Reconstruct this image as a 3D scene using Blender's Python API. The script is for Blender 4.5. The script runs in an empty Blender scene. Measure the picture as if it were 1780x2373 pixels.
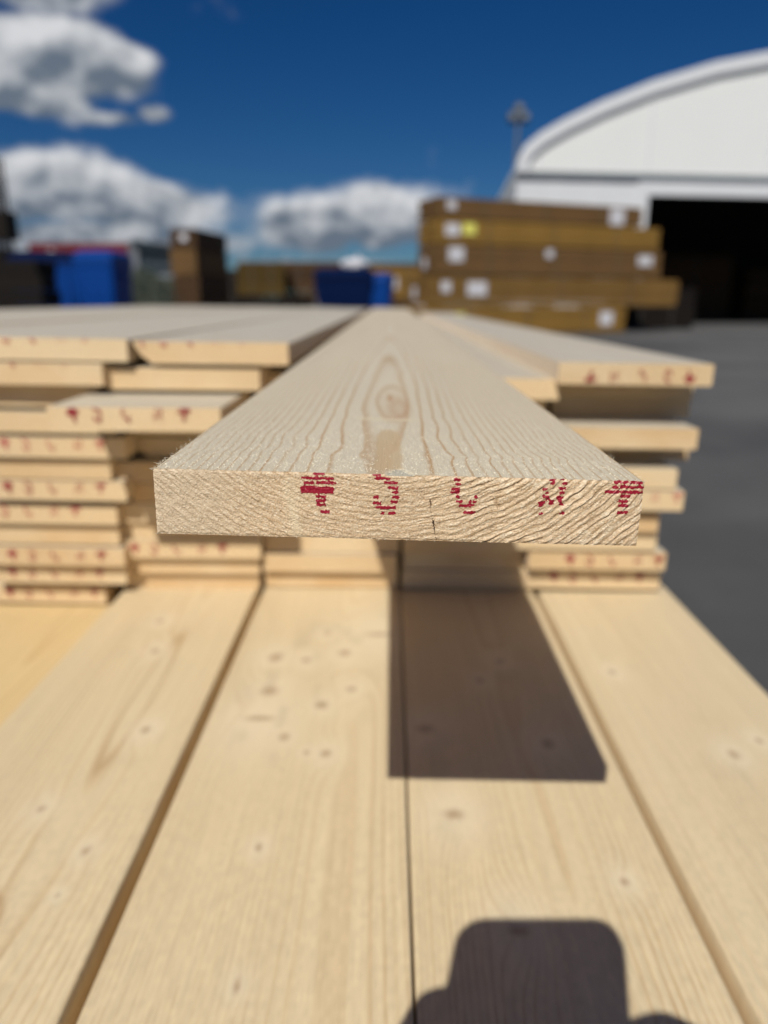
import bpy, bmesh, math, random
import numpy as np
from mathutils import Vector, Matrix

S = bpy.context.scene
COL = S.collection
rnd = random.Random(7)

# ------------------------------------------------------------------ camera
CAM = Vector((-0.0029, -0.2076, 0.0492))
PITCH, YAW, ROLL = 0.2840, -0.0069, 0.0030
cd = bpy.data.cameras.new('camera')
cd.sensor_fit = 'VERTICAL'
cd.sensor_height = 9.8
cd.sensor_width = 7.35
cd.lens = 1677.0 / 2373.0 * 9.8
cd.clip_start = 0.01
cd.clip_end = 5000
cd.dof.use_dof = True
cd.dof.focus_distance = 0.2165
cd.dof.aperture_fstop = 1.8
cam = bpy.data.objects.new('camera', cd)
COL.objects.link(cam)
_fy = Vector((math.sin(YAW), math.cos(YAW), 0)); _rt = Vector((math.cos(YAW), -math.sin(YAW), 0)); _z = Vector((0, 0, 1))
FWD = _fy * math.cos(PITCH) - _z * math.sin(PITCH)
_up = _fy * math.sin(PITCH) + _z * math.cos(PITCH)
RGT = _rt * math.cos(ROLL) + _up * math.sin(ROLL)
UPV = _up * math.cos(ROLL) - _rt * math.sin(ROLL)
M = Matrix.Identity(4)
for i in range(3):
    M[i][0] = RGT[i]; M[i][1] = UPV[i]; M[i][2] = -FWD[i]; M[i][3] = CAM[i]
cam.matrix_world = M
S.camera = cam

# ------------------------------------------------------------------ sun, exposure
SUNV = Vector((0.295, 0.861, -1.0)).normalized()          # the way the light travels
SUN_EL = math.asin(-SUNV.z)
SUN_ROT = math.atan2(-SUNV.x, -SUNV.y)
sd = bpy.data.lights.new('sun', 'SUN')
sd.energy = 4.3
sd.angle = math.radians(0.53)
sd.color = (1.0, 0.96, 0.88)
sun = bpy.data.objects.new('sun', sd)
sun.rotation_euler = SUNV.to_track_quat('-Z', 'Y').to_euler()
sun.location = (-3, -8, 10)
COL.objects.link(sun)
S.view_settings.view_transform = 'Standard'
S.view_settings.look = 'None'
S.view_settings.gamma = 1
S.view_settings.exposure = 0.0
S.cycles.use_denoising = True
S.cycles.max_bounces = 6
S.cycles.use_adaptive_sampling = True
S.cycles.adaptive_threshold = 0.015

# ------------------------------------------------------------------ node helpers
class NT:
    def __init__(self, tree):
        self.t = tree; self.n = tree.nodes; self.l = tree.links
    def add(self, typ, **kw):
        n = self.n.new(typ)
        for k, v in kw.items(): setattr(n, k, v)
        return n
    def put(self, sock, v):
        if hasattr(v, 'is_output') or isinstance(v, bpy.types.NodeSocket): self.l.new(v, sock)
        else:
            if isinstance(v, (tuple, list)) and len(v) == 3 and sock.type == 'RGBA': v = (*v, 1)
            sock.default_value = v
    def m(self, op, a, b=None, c=None, clamp=False):
        n = self.add('ShaderNodeMath', operation=op); n.use_clamp = clamp
        self.put(n.inputs[0], a)
        if b is not None: self.put(n.inputs[1], b)
        if c is not None: self.put(n.inputs[2], c)
        return n.outputs[0]
    def v(self, op, a, b=None, s=None):
        n = self.add('ShaderNodeVectorMath', operation=op)
        self.put(n.inputs[0], a)
        if b is not None: self.put(n.inputs[1], b)
        if s is not None: self.put(n.inputs['Scale'], s)
        return n.outputs[0]
    def mix(self, f, a, b, blend='MIX'):
        n = self.add('ShaderNodeMix', data_type='RGBA', blend_type=blend)
        self.put(n.inputs[0], f); self.put(n.inputs[6], a); self.put(n.inputs[7], b)
        return n.outputs[2]
    def noise(self, vec, scale=1.0, detail=3.0, rough=0.5, out=0):
        n = self.add('ShaderNodeTexNoise')
        self.put(n.inputs['Vector'], vec); n.inputs['Scale'].default_value = scale
        n.inputs['Detail'].default_value = detail; n.inputs['Roughness'].default_value = rough
        return n.outputs[out]
    def sstep(self, x, lo, hi):
        n = self.add('ShaderNodeMapRange', interpolation_type='SMOOTHSTEP')
        self.put(n.inputs[0], x); n.inputs[1].default_value = lo; n.inputs[2].default_value = hi
        return n.outputs[0]
    def sep(self, v):
        n = self.add('ShaderNodeSeparateXYZ'); self.put(n.inputs[0], v); return n.outputs
    def comb(self, x, y, z):
        n = self.add('ShaderNodeCombineXYZ')
        for i, q in enumerate((x, y, z)): self.put(n.inputs[i], q)
        return n.outputs[0]

# ------------------------------------------------------------------ sky with cumulus
w = bpy.data.worlds.new('World'); S.world = w; w.use_nodes = True
T = NT(w.node_tree); T.n.clear()
out = T.add('ShaderNodeOutputWorld'); bg = T.add('ShaderNodeBackground')
SKY = 0.085
bg.inputs['Strength'].default_value = SKY
sky = T.add('ShaderNodeTexSky', sky_type='NISHITA')
sky.sun_disc = False; sky.sun_elevation = SUN_EL; sky.sun_rotation = SUN_ROT
sky.altitude = 0; sky.air_density = 1.0; sky.dust_density = 0.0; sky.ozone_density = 4.0
tc = T.add('ShaderNodeTexCoord')
D = tc.outputs['Generated']
dx, dy, dz = T.sep(D)
az = T.m('MULTIPLY', T.m('ARCTAN2', dx, dy), 57.29578)
el = T.m('MULTIPLY', T.m('ARCSINE', dz), 57.29578)
CLOUDS = [  # azimuth, elevation, half width, half height, weight (degrees, 0 = along the boards)
    (-25.5, 18.8, 7.8, 1.7, 1.3), (-24.0, 14.6, 7.6, 2.2, 1.35), (-18.6, 15.0, 3.6, 1.3, 1.0), (-24.5, 12.4, 4.6, 1.2, 0.95),
    (-19.0, 11.6, 3.2, 0.55, 0.66), (-16.3, 12.0, 1.6, 0.7, 0.7),
    (-23.5, 7.1, 6.8, 2.0, 1.3), (-17.2, 6.2, 5.0, 1.9, 1.25), (-20.0, 4.0, 9.0, 1.6, 1.0), (-13.2, 4.4, 1.8, 1.2, 0.6),
    (-1.0, 5.8, 3.0, 2.2, 1.35), (-5.4, 5.0, 3.8, 1.8, 1.2), (1.3, 5.4, 1.8, 1.5, 0.9), (-4.0, 2.2, 9.0, 1.2, 0.8), (7, 2.6, 5, 1.2, .8),
    (-38, 9, 9, 5, 1.1), (-36, 20, 8, 3, 1.0), (-58, 12, 12, 5, 1.1), (-85, 8, 14, 4, 1.1), (48, 7, 12, 3, 1.0), (80, 12, 14, 5, 1.1),
    (120, 10, 15, 5, 1.1), (165, 14, 16, 6, 1.1), (-130, 10, 16, 5, 1.1), (-100, 32, 14, 7, 1.0), (100, 40, 14, 6, 1.0)]
tot = None; vnum = None; vden = None
for a, e, ra, re, wt in CLOUDS:
    q = T.m('POWER', T.m('ABSOLUTE', T.m('DIVIDE', T.m('SUBTRACT', az, a), ra)), 2.0)
    hv = T.m('DIVIDE', T.m('SUBTRACT', el, e), re)
    h = T.m('POWER', T.m('ABSOLUTE', hv), 2.0)
    g = T.m('MULTIPLY', T.m('EXPONENT', T.m('MULTIPLY', T.m('ADD', q, h), -1.0)), wt)
    tot = g if tot is None else T.m('MAXIMUM', tot, g)
    gh = T.m('MULTIPLY', g, hv)
    vnum = gh if vnum is None else T.m('ADD', vnum, gh); vden = g if vden is None else T.m('ADD', vden, g)
WV = T.v('MULTIPLY', D, (1, 1, 1.35))
n1 = T.noise(WV, 9.0, 4.5, 0.52)
n2 = T.noise(T.v('ADD', WV, (-0.007, -0.004, 0.020)), 9.0, 4.5, 0.52)
dens = T.m('ADD', tot, T.m('MULTIPLY', T.m('SUBTRACT', n1, 0.5), 1.45))
mask = T.sstep(dens, 0.24, 0.62)
lit = T.m('ADD', T.m('MULTIPLY', T.m('SUBTRACT', n1, n2), 4.0), 0.42)
lit = T.m('ADD', lit, T.m('MULTIPLY', T.m('DIVIDE', vnum, T.m('ADD', vden, 0.02)), 0.55))
lit = T.m('ADD', lit, T.m('MULTIPLY', T.m('SUBTRACT', T.noise(WV, 24.0, 4.0, 0.55), 0.5), 0.7), clamp=True)
lowg = T.sstep(el, 1.0, 7.5)
cc = T.mix(lit, (0.13 / SKY, 0.165 / SKY, 0.215 / SKY), (0.66 / SKY, 0.67 / SKY, 0.69 / SKY))
hs = T.add('ShaderNodeHueSaturation'); hs.inputs['Saturation'].default_value = 1.35; hs.inputs['Value'].default_value = 0.46
T.put(hs.inputs['Color'], sky.outputs[0])
tint = T.mix(1.0, hs.outputs[0], (0.45, 0.68, 0.94), 'MULTIPLY')
final = T.mix(mask, tint, cc)
T.l.new(final, bg.inputs['Color']); T.l.new(bg.outputs[0], out.inputs['Surface'])

# ------------------------------------------------------------------ object helpers
def tag(o, label=None, cat=None, group=None, kind=None):
    if label: o['label'] = label
    if cat: o['category'] = cat
    if group: o['group'] = group
    if kind: o['kind'] = kind
    return o
def link(name, me, parent=None, mat=None):
    o = bpy.data.objects.new(name, me); COL.objects.link(o)
    if parent is not None: o.parent = parent
    if mat is not None and not me.materials: me.materials.append(mat)
    return o
def empty(name, loc=(0, 0, 0), rz=0.0):
    o = bpy.data.objects.new(name, None); COL.objects.link(o)
    o.location = loc; o.rotation_euler = (0, 0, rz); o.empty_display_size = 0.1
    return o
def from_arrays(name, co, quads, smooth=False):
    me = bpy.data.meshes.new(name)
    co = np.asarray(co, np.float32); quads = np.asarray(quads, np.int32)
    k = quads.shape[1]
    me.vertices.add(len(co)); me.vertices.foreach_set('co', co.ravel())
    me.loops.add(quads.size); me.loops.foreach_set('vertex_index', quads.ravel())
    me.polygons.add(len(quads))
    me.polygons.foreach_set('loop_start', np.arange(0, quads.size, k, dtype=np.int32))
    me.update(calc_edges=True); me.validate()
    if smooth: me.polygons.foreach_set('use_smooth', np.ones(len(me.polygons), bool))
    return me
class MB:
    """collects boxes, prisms and tubes into one mesh"""
    def __init__(self): self.v = []; self.f = []
    def box(self, x0, x1, y0, y1, z0, z1, ch=0.0):
        b = len(self.v)
        self.v += [(x, y, z) for z in (z0, z1) for y in (y0, y1) for x in (x0, x1)]
        self.f += [tuple(b + i for i in q) for q in ((0, 2, 3, 1), (4, 5, 7, 6), (0, 1, 5, 4), (2, 6, 7, 3), (0, 4, 6, 2), (1, 3, 7, 5))]
        return self
    def rings(self, rs, cap=True, close=True):
        b = len(self.v); n = len(rs[0])
        for r in rs: self.v += [tuple(p) for p in r]
        for i in range(len(rs) - 1):
            for j in range(n if close else n - 1):
                a, c = b + i * n + j, b + i * n + (j + 1) % n
                self.f.append((a, c, c + n, a + n))
        if cap:
            self.f.append(tuple(b + j for j in range(n))[::-1]); self.f.append(tuple(b + (len(rs) - 1) * n + j for j in range(n)))
        return self
    def tube(self, p0, p1, r0, r1=None, n=12):
        r1 = r0 if r1 is None else r1
        p0, p1 = Vector(p0), Vector(p1); d = (p1 - p0).normalized()
        a = d.orthogonal().normalized(); c = d.cross(a)
        self.rings([[p + (a * math.cos(2 * math.pi * i / n) + c * math.sin(2 * math.pi * i / n)) * r for i in range(n)] for p, r in ((p0, r0), (p1, r1))])
        return self
    def mesh(self, name, bev=0.0, smooth=False):
        me = bpy.data.meshes.new(name); me.from_pydata(self.v, [], self.f)
        bm = bmesh.new(); bm.from_mesh(me)
        bmesh.ops.recalc_face_normals(bm, faces=bm.faces)
        if bev > 0: bmesh.ops.bevel(bm, geom=[e for e in bm.edges], offset=bev, segments=1, affect='EDGES')
        bm.to_mesh(me); bm.free()
        if smooth: me.polygons.foreach_set('use_smooth', np.ones(len(me.polygons), bool))
        me.update(); return me
    def build(self, name, mat, parent=None, bev=0.0, smooth=False):
        return link(name, self.mesh(name, bev, smooth), parent, mat)

# ------------------------------------------------------------------ numpy noise
def _h(ix, iy, iz, seed):
    n = (ix.astype(np.int64) * 374761393 + iy.astype(np.int64) * 668265263 + iz.astype(np.int64) * 2147483647 + seed * 1274126177) & 0xFFFFFFFF
    n = ((n ^ (n >> 13)) * 1274126177) & 0xFFFFFFFF
    n = ((n ^ (n >> 16)) * 2246822519) & 0xFFFFFFFF
    return ((n ^ (n >> 15)) & 0xFFFFFF) / float(0xFFFFFF) * 2 - 1
def vn(x, y, z=0.0, seed=0):
    x, y, z = np.broadcast_arrays(np.asarray(x, float), np.asarray(y, float), np.asarray(z, float))
    fx, fy, fz = np.floor(x), np.floor(y), np.floor(z)
    tx, ty, tz = x - fx, y - fy, z - fz
    tx, ty, tz = (t * t * (3 - 2 * t) for t in (tx, ty, tz))
    r = 0
    for i in (0, 1):
        for j in (0, 1):
            for k in (0, 1):
                r = r + _h(fx + i, fy + j, fz + k, seed) * (tx if i else 1 - tx) * (ty if j else 1 - ty) * (tz if k else 1 - tz)
    return r
def fbm(x, y, z=0.0, seed=0, o=3):
    s = 0; a = 1.0; t = 0
    for i in range(o):
        s = s + a * vn(x * 2 ** i, y * 2 ** i, np.asarray(z) * 2 ** i, seed + i * 17); t += a; a *= 0.5
    return s / t
def ss(x, a, b):
    t = np.clip((x - a) / (b - a), 0, 1); return t * t * (3 - 2 * t)
def mixc(a, b, t): return a + (b - a) * t[..., None]

# ------------------------------------------------------------------ materials
def lowspec(m, v):
    m.node_tree.nodes['Principled BSDF'].inputs['Specular IOR Level'].default_value = v; return m
def newmat(name):
    m = bpy.data.materials.new(name); m.use_nodes = True
    t = NT(m.node_tree); b = t.n['Principled BSDF']
    return m, t, b
def plain(name, col, rough=0.6, metal=0.0, var=0.12, scale=3.0, bump=0.0):
    m, t, b = newmat(name)
    o = t.add('ShaderNodeTexCoord').outputs['Object']
    n = t.noise(o, scale, 4.0, 0.6)
    f = t.m('ADD', t.m('MULTIPLY', t.m('SUBTRACT', n, 0.5), 2 * var), 1.0)
    c = t.v('SCALE', t.comb(*col), s=f)
    t.put(b.inputs['Base Color'], c)
    b.inputs['Roughness'].default_value = rough; b.inputs['Metallic'].default_value = metal
    if bump:
        bn = t.add('ShaderNodeBump'); bn.inputs['Strength'].default_value = bump; bn.inputs['Distance'].default_value = 0.01
        t.put(bn.inputs['Height'], t.noise(o, scale * 8, 4.0, 0.6)); t.l.new(bn.outputs[0], b.inputs['Normal'])
    return m

def spruce_generic():
    m, t, b = newmat('spruce')
    oi = t.add('ShaderNodeObjectInfo'); r = oi.outputs['Random']
    o = t.add('ShaderNodeTexCoord').outputs['Object']
    x, y, z = t.sep(o)
    r2 = t.m('FRACT', t.m('MULTIPLY', r, 17.31)); r3 = t.m('FRACT', t.m('MULTIPLY', r, 61.7))
    x0 = t.m('MULTIPLY', t.m('SUBTRACT', r2, 0.5), 0.09)
    z0 = t.m('MULTIPLY', t.m('SUBTRACT', t.m('GREATER_THAN', r3, 0.5), 0.5), t.m('ADD', 0.07, t.m('MULTIPLY', r, 0.12)))
    ov = t.v('ADD', o, t.comb(t.m('MULTIPLY', r, 31.0), t.m('MULTIPLY', r2, 17.0), r3))
    warp = t.m('MULTIPLY', t.m('SUBTRACT', t.noise(t.v('MULTIPLY', ov, (9, 0.9, 9)), 1.0, 3.0), 0.5), 0.012)
    xx = t.m('SUBTRACT', x, x0); zz = t.m('SUBTRACT', z, z0)
    rr = t.m('ADD', t.m('SQRT', t.m('ADD', t.m('MULTIPLY', xx, xx), t.m('MULTIPLY', zz, zz))), warp)
    ph = t.m('FRACT', t.m('MULTIPLY', rr, 420.0))
    ring = t.m('MULTIPLY', t.sstep(ph, 0.45, 0.92), t.m('SUBTRACT', 1.0, t.sstep(ph, 0.93, 1.0)))
    fine = t.noise(t.v('MULTIPLY', ov, (700, 12, 700)), 1.0, 2.0)
    big = t.noise(t.v('MULTIPLY', ov, (14, 3, 14)), 1.0, 3.0)
    c1 = t.mix(r2, (0.74, 0.56, 0.33), (0.60, 0.385, 0.18))
    c1 = t.mix(t.sstep(big, 0.35, 0.75), c1, (0.74, 0.58, 0.36))
    late = t.mix(r3, (0.47, 0.27, 0.11), (0.52, 0.33, 0.15))
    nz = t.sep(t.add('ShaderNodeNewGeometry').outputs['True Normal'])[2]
    face = t.sstep(t.m('ABSOLUTE', nz), 0.6, 0.8)          # level faces greyed by normal: sheen of the grazing view put into the colour
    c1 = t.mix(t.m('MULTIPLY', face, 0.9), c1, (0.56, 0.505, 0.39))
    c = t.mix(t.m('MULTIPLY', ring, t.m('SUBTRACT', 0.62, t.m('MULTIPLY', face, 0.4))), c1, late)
    c = t.v('SCALE', c, s=t.m('ADD', 0.86, t.m('MULTIPLY', fine, 0.28)))
    t.put(b.inputs['Base Color'], c); b.inputs['Roughness'].default_value = 0.55; b.inputs['Sheen Weight'].default_value = 0.25
    bn = t.add('ShaderNodeBump'); bn.inputs['Strength'].default_value = 0.35; bn.inputs['Distance'].default_value = 0.0006
    t.put(bn.inputs['Height'], t.m('ADD', fine, ring)); t.l.new(bn.outputs[0], b.inputs['Normal'])
    return m
def spruce_attr(name, glint=0.0, bump=0.0003, fine_scale=(2200, 60, 2200)):
    m, t, b = newmat(name)
    at = t.add('ShaderNodeAttribute', attribute_name='wood')
    o = t.add('ShaderNodeTexCoord').outputs['Object']
    fine = t.noise(t.v('MULTIPLY', o, fine_scale), 1.0, 2.0)
    gr = t.noise(t.v('MULTIPLY', o, (2600, 1300, 2600)), 1.0, 2.0)
    f = t.m('ADD', 0.90, t.m('MULTIPLY', fine, 0.2))
    c = t.v('SCALE', at.outputs['Color'], s=f)
    if glint:
        c = t.mix(t.m('MULTIPLY', t.sstep(gr, 0.62, 0.74), glint), c, (0.92, 0.86, 0.70))
    t.put(b.inputs['Base Color'], c)
    b.inputs['Roughness'].default_value = 0.55
    bn = t.add('ShaderNodeBump'); bn.inputs['Strength'].default_value = 0.6; bn.inputs['Distance'].default_value = bump
    t.put(bn.inputs['Height'], t.m('ADD', gr, fine)); t.l.new(bn.outputs[0], b.inputs['Normal'])
    return m
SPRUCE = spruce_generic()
SPRUCE_LOW = spruce_attr('spruce_planed', 0.5, 0.0004)
SPRUCE_MAIN = spruce_attr('spruce_close', 0.12, 0.0002)
m, t, b = newmat('red_ink')
o_ = t.add('ShaderNodeTexCoord').outputs['Object']
t.put(b.inputs['Base Color'], t.mix(t.noise(o_, 900.0, 3.0), (0.23, 0.004, 0.018), (0.40, 0.012, 0.035)))
b.inputs['Roughness'].default_value = 0.45
INK = m
m, t, b = newmat('red_ink_faded')
o_ = t.add('ShaderNodeTexCoord').outputs['Object']
t.put(b.inputs['Base Color'], t.mix(t.noise(o_, 700.0, 3.0), (0.42, 0.07, 0.075), (0.55, 0.17, 0.13)))
b.inputs['Roughness'].default_value = 0.6
INK_FADED = m
FIBRE = plain('torn_fibre', (0.86, 0.80, 0.64), 0.5, 0, 0.1, 300)

# ------------------------------------------------------------------ ground
GZ = -0.80
m, t, b = newmat('asphalt')
o_ = t.add('ShaderNodeTexCoord').outputs['Object']
n_a = t.noise(o_, 0.35, 5.0, 0.6); n_b = t.noise(o_, 90.0, 3.0, 0.7)
c_ = t.mix(t.sstep(n_a, 0.35, 0.65), (0.054, 0.054, 0.055), (0.098, 0.097, 0.095))
c_ = t.mix(t.m('MULTIPLY', t.sstep(t.noise(t.v('MULTIPLY', o_, (0.5, 1.6, 1.0)), 0.6, 4.0, 0.6), 0.52, 0.68), 0.5), c_, (0.125, 0.122, 0.118))
c_ = t.v('SCALE', c_, s=t.m('ADD', 0.55, t.m('MULTIPLY', n_b, 0.9)))
t.put(b.inputs['Base Color'], c_); b.inputs['Roughness'].default_value = 0.85
bn = t.add('ShaderNodeBump'); bn.inputs['Strength'].default_value = 0.5; bn.inputs['Distance'].default_value = 0.006
t.put(bn.inputs['Height'], n_b); t.l.new(bn.outputs[0], b.inputs['Normal'])
ASPHALT = m
gb = MB()
gx = [-1500, -300, -60, -15, -4, 0, 4, 15, 60, 300, 1500]
for i in range(len(gx)):
    for j in range(len(gx)): gb.v.append((gx[i], gx[j] + 20, GZ))
nn = len(gx)
for i in range(nn - 1):
    for j in range(nn - 1): gb.f.append((i * nn + j, (i + 1) * nn + j, (i + 1) * nn + j + 1, i * nn + j + 1))
tag(gb.build('ground', ASPHALT), 'grey asphalt of the timber yard', None, None, 'structure')
del o_

# ------------------------------------------------------------------ boards
W, TH = 0.1445, 0.0203
LEN = 2.9
def bow(y): return 0.0002 * y * y * np.sign(y)          # the pile lifts a touch towards its far end
def board_mesh(name, yfront, length, wane=0, thick=TH, width=W, seed=0):
    """bevelled board, origin at its near end, top at z = 0; wane 1 = bark edge missing on the lower left"""
    rr = random.Random(seed)
    c = 0.0009; hw = width / 2
    prof = [(-hw + c, 0), (hw - c, 0), (hw, -c), (hw, -thick + c), (hw - c, -thick), (-hw + c, -thick), (-hw, -thick + c), (-hw, -c)]
    if wane: prof = [(-hw + c, 0), (hw - c, 0), (hw, -c), (hw, -thick + c), (hw - c, -thick), (-hw + 0.018, -thick), (-hw + 0.008, -thick * 0.62), (-hw + 0.002, -c * 3)]
    ys = [0, 0.0008, 0.15, 0.5, 1.0, 1.5, 2.0, 2.5, length]
    rs = []
    for i, y in enumerate(ys):
        k = 1.0 if i else 0.992
        base = float(bow(np.array(yfront + y)) - bow(np.array(yfront)))
        tw = 0.0
        rs.append([(px * k, y + (0.0006 * math.sin(px * 70 + seed) if i == 0 else 0), (pz + thick / 2) * (k if i == 0 else 1) - thick / 2 + base) for px, pz in prof])
    mb = MB(); mb.rings(rs)
    return mb.mesh(name)

# the printed signs, as (start, end, height below the top edge) of every ink dash, in mm on a board end
MARKS = [
 [(-25.22,-21.98,0.28),(-28.68,-19.21,1.63),(-27.99,-24.99,3.1),(-24.39,-18.52,2.93),(-28.91,-19.21,4.5),(-29.01,-19.21,5.14),(-28.91,-19.21,5.83),(-24.29,-21.52,7.18),(-24.29,-21.52,8.51),(-24.29,-21.52,9.75),(-23.14,-20.37,11.84)],
 [(-7.47,-5.3,0.1),(-6.96,-2.49,1.18),(-4.28,-0.45,2.4),(-3.26,-0.06,3.95),(-1.72,-0.06,5.29),(-1.6,0.19,6.79),(-7.22,-5.81,6.98),(-2.11,-0.06,8.3),(-7.47,-4.92,8.74),(-6.71,-0.7,10.03),(-4.92,-4.02,11.9),(-2.87,-0.7,11.81)],
 [(16.42,18.08,1.0),(16.93,18.33,2.36),(15.78,18.08,3.75),(15.52,18.33,4.7),(17.18,18.33,6.18),(17.18,19.1,7.6),(18.08,19.61,8.87),(19.61,22.68,8.8),(22.68,23.57,6.0),(21.27,21.91,7.49),(22.17,23.19,7.45),(19.74,23.31,10.9)],
 [(44.61,46.12,0.24),(47.84,48.7,0.05),(44.82,45.9,1.3),(48.27,49.78,1.18),(42.45,43.96,3.08),(47.41,49.35,2.72),(43.53,44.61,4.34),(47.84,49.14,4.19),(42.88,44.61,5.27),(46.98,48.92,5.5),(43.74,45.04,6.17),(44.82,46.33,6.83),(47.41,48.49,6.42),(41.8,43.53,7.15),(44.82,46.12,7.52),(48.06,49.14,7.65),(41.8,43.1,8.17),(42.23,43.31,10.75),(48.27,49.78,10.4)],
 [(63.58,65.74,0.43),(66.17,67.68,0.36),(68.11,71.99,0.34),(63.15,64.88,1.93),(65.31,72.43,1.77),(61.0,72.21,3.36),(65.74,68.54,4.59),(65.31,68.11,6.22),(65.22,68.54,7.51),(65.31,68.54,9.67)],
]
MARK_X = [-24.0, -3.7, 19.5, 45.8, 66.8]     # centres, mm
_mark = {}
def mark_mesh(i, cut, faded):
    """sign i moved up by cut mm, whatever would lie above the arris left off"""
    key = (i, cut, faded)
    if key in _mark: return _mark[key]
    mb = MB()
    for k_, (a, b_, v) in enumerate(MARKS[i]):
        v = v - cut + 1.6
        if v < 0.6: continue
        a, b_ = (a - MARK_X[i]) / 1000, (b_ - MARK_X[i]) / 1000; v = -v / 1000
        y_ = -0.00025 - 0.00002 * (k_ % 5); h = 0.00055; bb = len(mb.v)
        mb.v += [(a + h * .6, y_, v + h), (a, y_, v), (a + h * .6, y_, v - h), (b_ - h * .6, y_, v - h), (b_, y_, v), (b_ - h * .6, y_, v + h)]
        mb.f.append(tuple(bb + q for q in range(6)))
    me = mb.mesh('printed_mark') if mb.v else None
    if me: me.materials.append(INK_FADED if faded else INK)
    _mark[key] = me; return me

ORD = ['topmost', 'second', 'third', 'fourth', 'fifth', 'sixth', 'seventh', 'eighth', 'ninth', 'tenth', 'eleventh', 'twelfth', 'lowest']
STACK = {'L': 'far-left stack', 'M': 'second stack from the left', 'C': 'stack under the front board, left half',
         'D': 'stack under the front board, right half', 'E': 'right-hand stack by the asphalt'}
# stack, place from the top, x, y of the near end, z of the top, first printed sign (x offset) or None, sign height offset (mm), flags
BOARDS = [
    ('L', 0, -0.3136, 0.465, 0.0160, -0.059, -8.5, 'f'), ('L', 1, -0.3382, 0.463, -0.0058, -0.0553, -9.0, 'f'), ('L', 2, -0.3514, 0.480, -0.0283, None, 0, ''),
    ('L', 3, -0.3380, 0.478, -0.0532, None, 0, ''), ('L', 4, -0.3304, 0.480, -0.0781, -0.0444, 0, 'f'), ('L', 5, -0.3492, 0.487, -0.1010, None, 0, ''),
    ('L', 6, -0.3355, 0.487, -0.1230, -0.0463, 0, ''), ('L', 7, -0.3508, 0.495, -0.1505, -0.0628, -1, 'f'), ('L', 8, -0.3540, 0.502, -0.1745, None, 0, ''),
    ('L', 9, -0.3502, 0.500, -0.1970, -0.0443, 2, ''), ('L', 10, -0.3540, 0.511, -0.2215, -0.049, 1, ''), ('L', 11, -0.3840, 0.525, -0.2500, -0.0332, 1, ''),
    ('M', 0, -0.1675, 0.470, 0.0125, -0.0634, -9.0, 'wf'), ('M', 1, -0.1955, 0.474, -0.0115, None, 0, ''), ('M', 2, -0.2150, 0.39, -0.0360, -0.0510, -1, ''),
    ('M', 3, -0.1960, 0.510, -0.0610, None, 0, ''), ('M', 4, -0.1939, 0.515, -0.0850, None, 0, 'w'), ('M', 5, -0.2075, 0.500, -0.1075, None, 0, ''),
    ('M', 6, -0.1936, 0.508, -0.1310, None, 0, ''), ('M', 7, -0.2060, 0.508, -0.1525, None, 0, ''), ('M', 8, -0.2085, 0.515, -0.1730, None, 0, ''),
    ('M', 9, -0.2104, 0.513, -0.1935, -0.0608, 2, ''), ('M', 10, -0.2138, 0.522, -0.2140, None, 0, ''), ('M', 11, -0.2160, 0.530, -0.2345, None, 0, ''),
    ('E', 0, 0.2280, 0.480, -0.0060, -0.0506, 0, 'i'), ('E', 1, 0.2384, 0.545, -0.0262, -0.0488, -4, 'f'), ('E', 2, 0.2387, 0.550, -0.0464, None, 0, ''),
    ('E', 3, 0.2212, 0.480, -0.0666, None, 0, ''), ('E', 4, 0.2345, 0.530, -0.0876, None, 0, ''), ('E', 5, 0.2090, 0.488, -0.1080, None, 0, ''),
    ('E', 6, 0.2176, 0.487, -0.1300, -0.028, 0, 'f'), ('E', 7, 0.2000, 0.499, -0.1560, None, 0, ''), ('E', 8, 0.2030, 0.506, -0.1790, None, 0, ''),
    ('E', 9, 0.2165, 0.510, -0.2025, -0.0289, 2, ''), ('E', 10, 0.2190, 0.525, -0.2300, -0.0437, 0, ''),
]
for k in range(1, 12):
    z = -0.0215 - 0.02115 * (k - 1)
    BOARDS.append(('C', k - 1, -0.0560 if k == 1 else -0.0645 + rnd.uniform(-.0015, .0015), 0.53 + rnd.uniform(-.012, .012), z, None, 0, ''))
    BOARDS.append(('D', k - 1, 0.0890 if k == 1 else 0.0845 + rnd.uniform(-.0015, .0015), (0.50 if k == 1 else 0.532) + rnd.uniform(-.008, .012), z, None, 0, ''))
MESHES = {}
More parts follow.
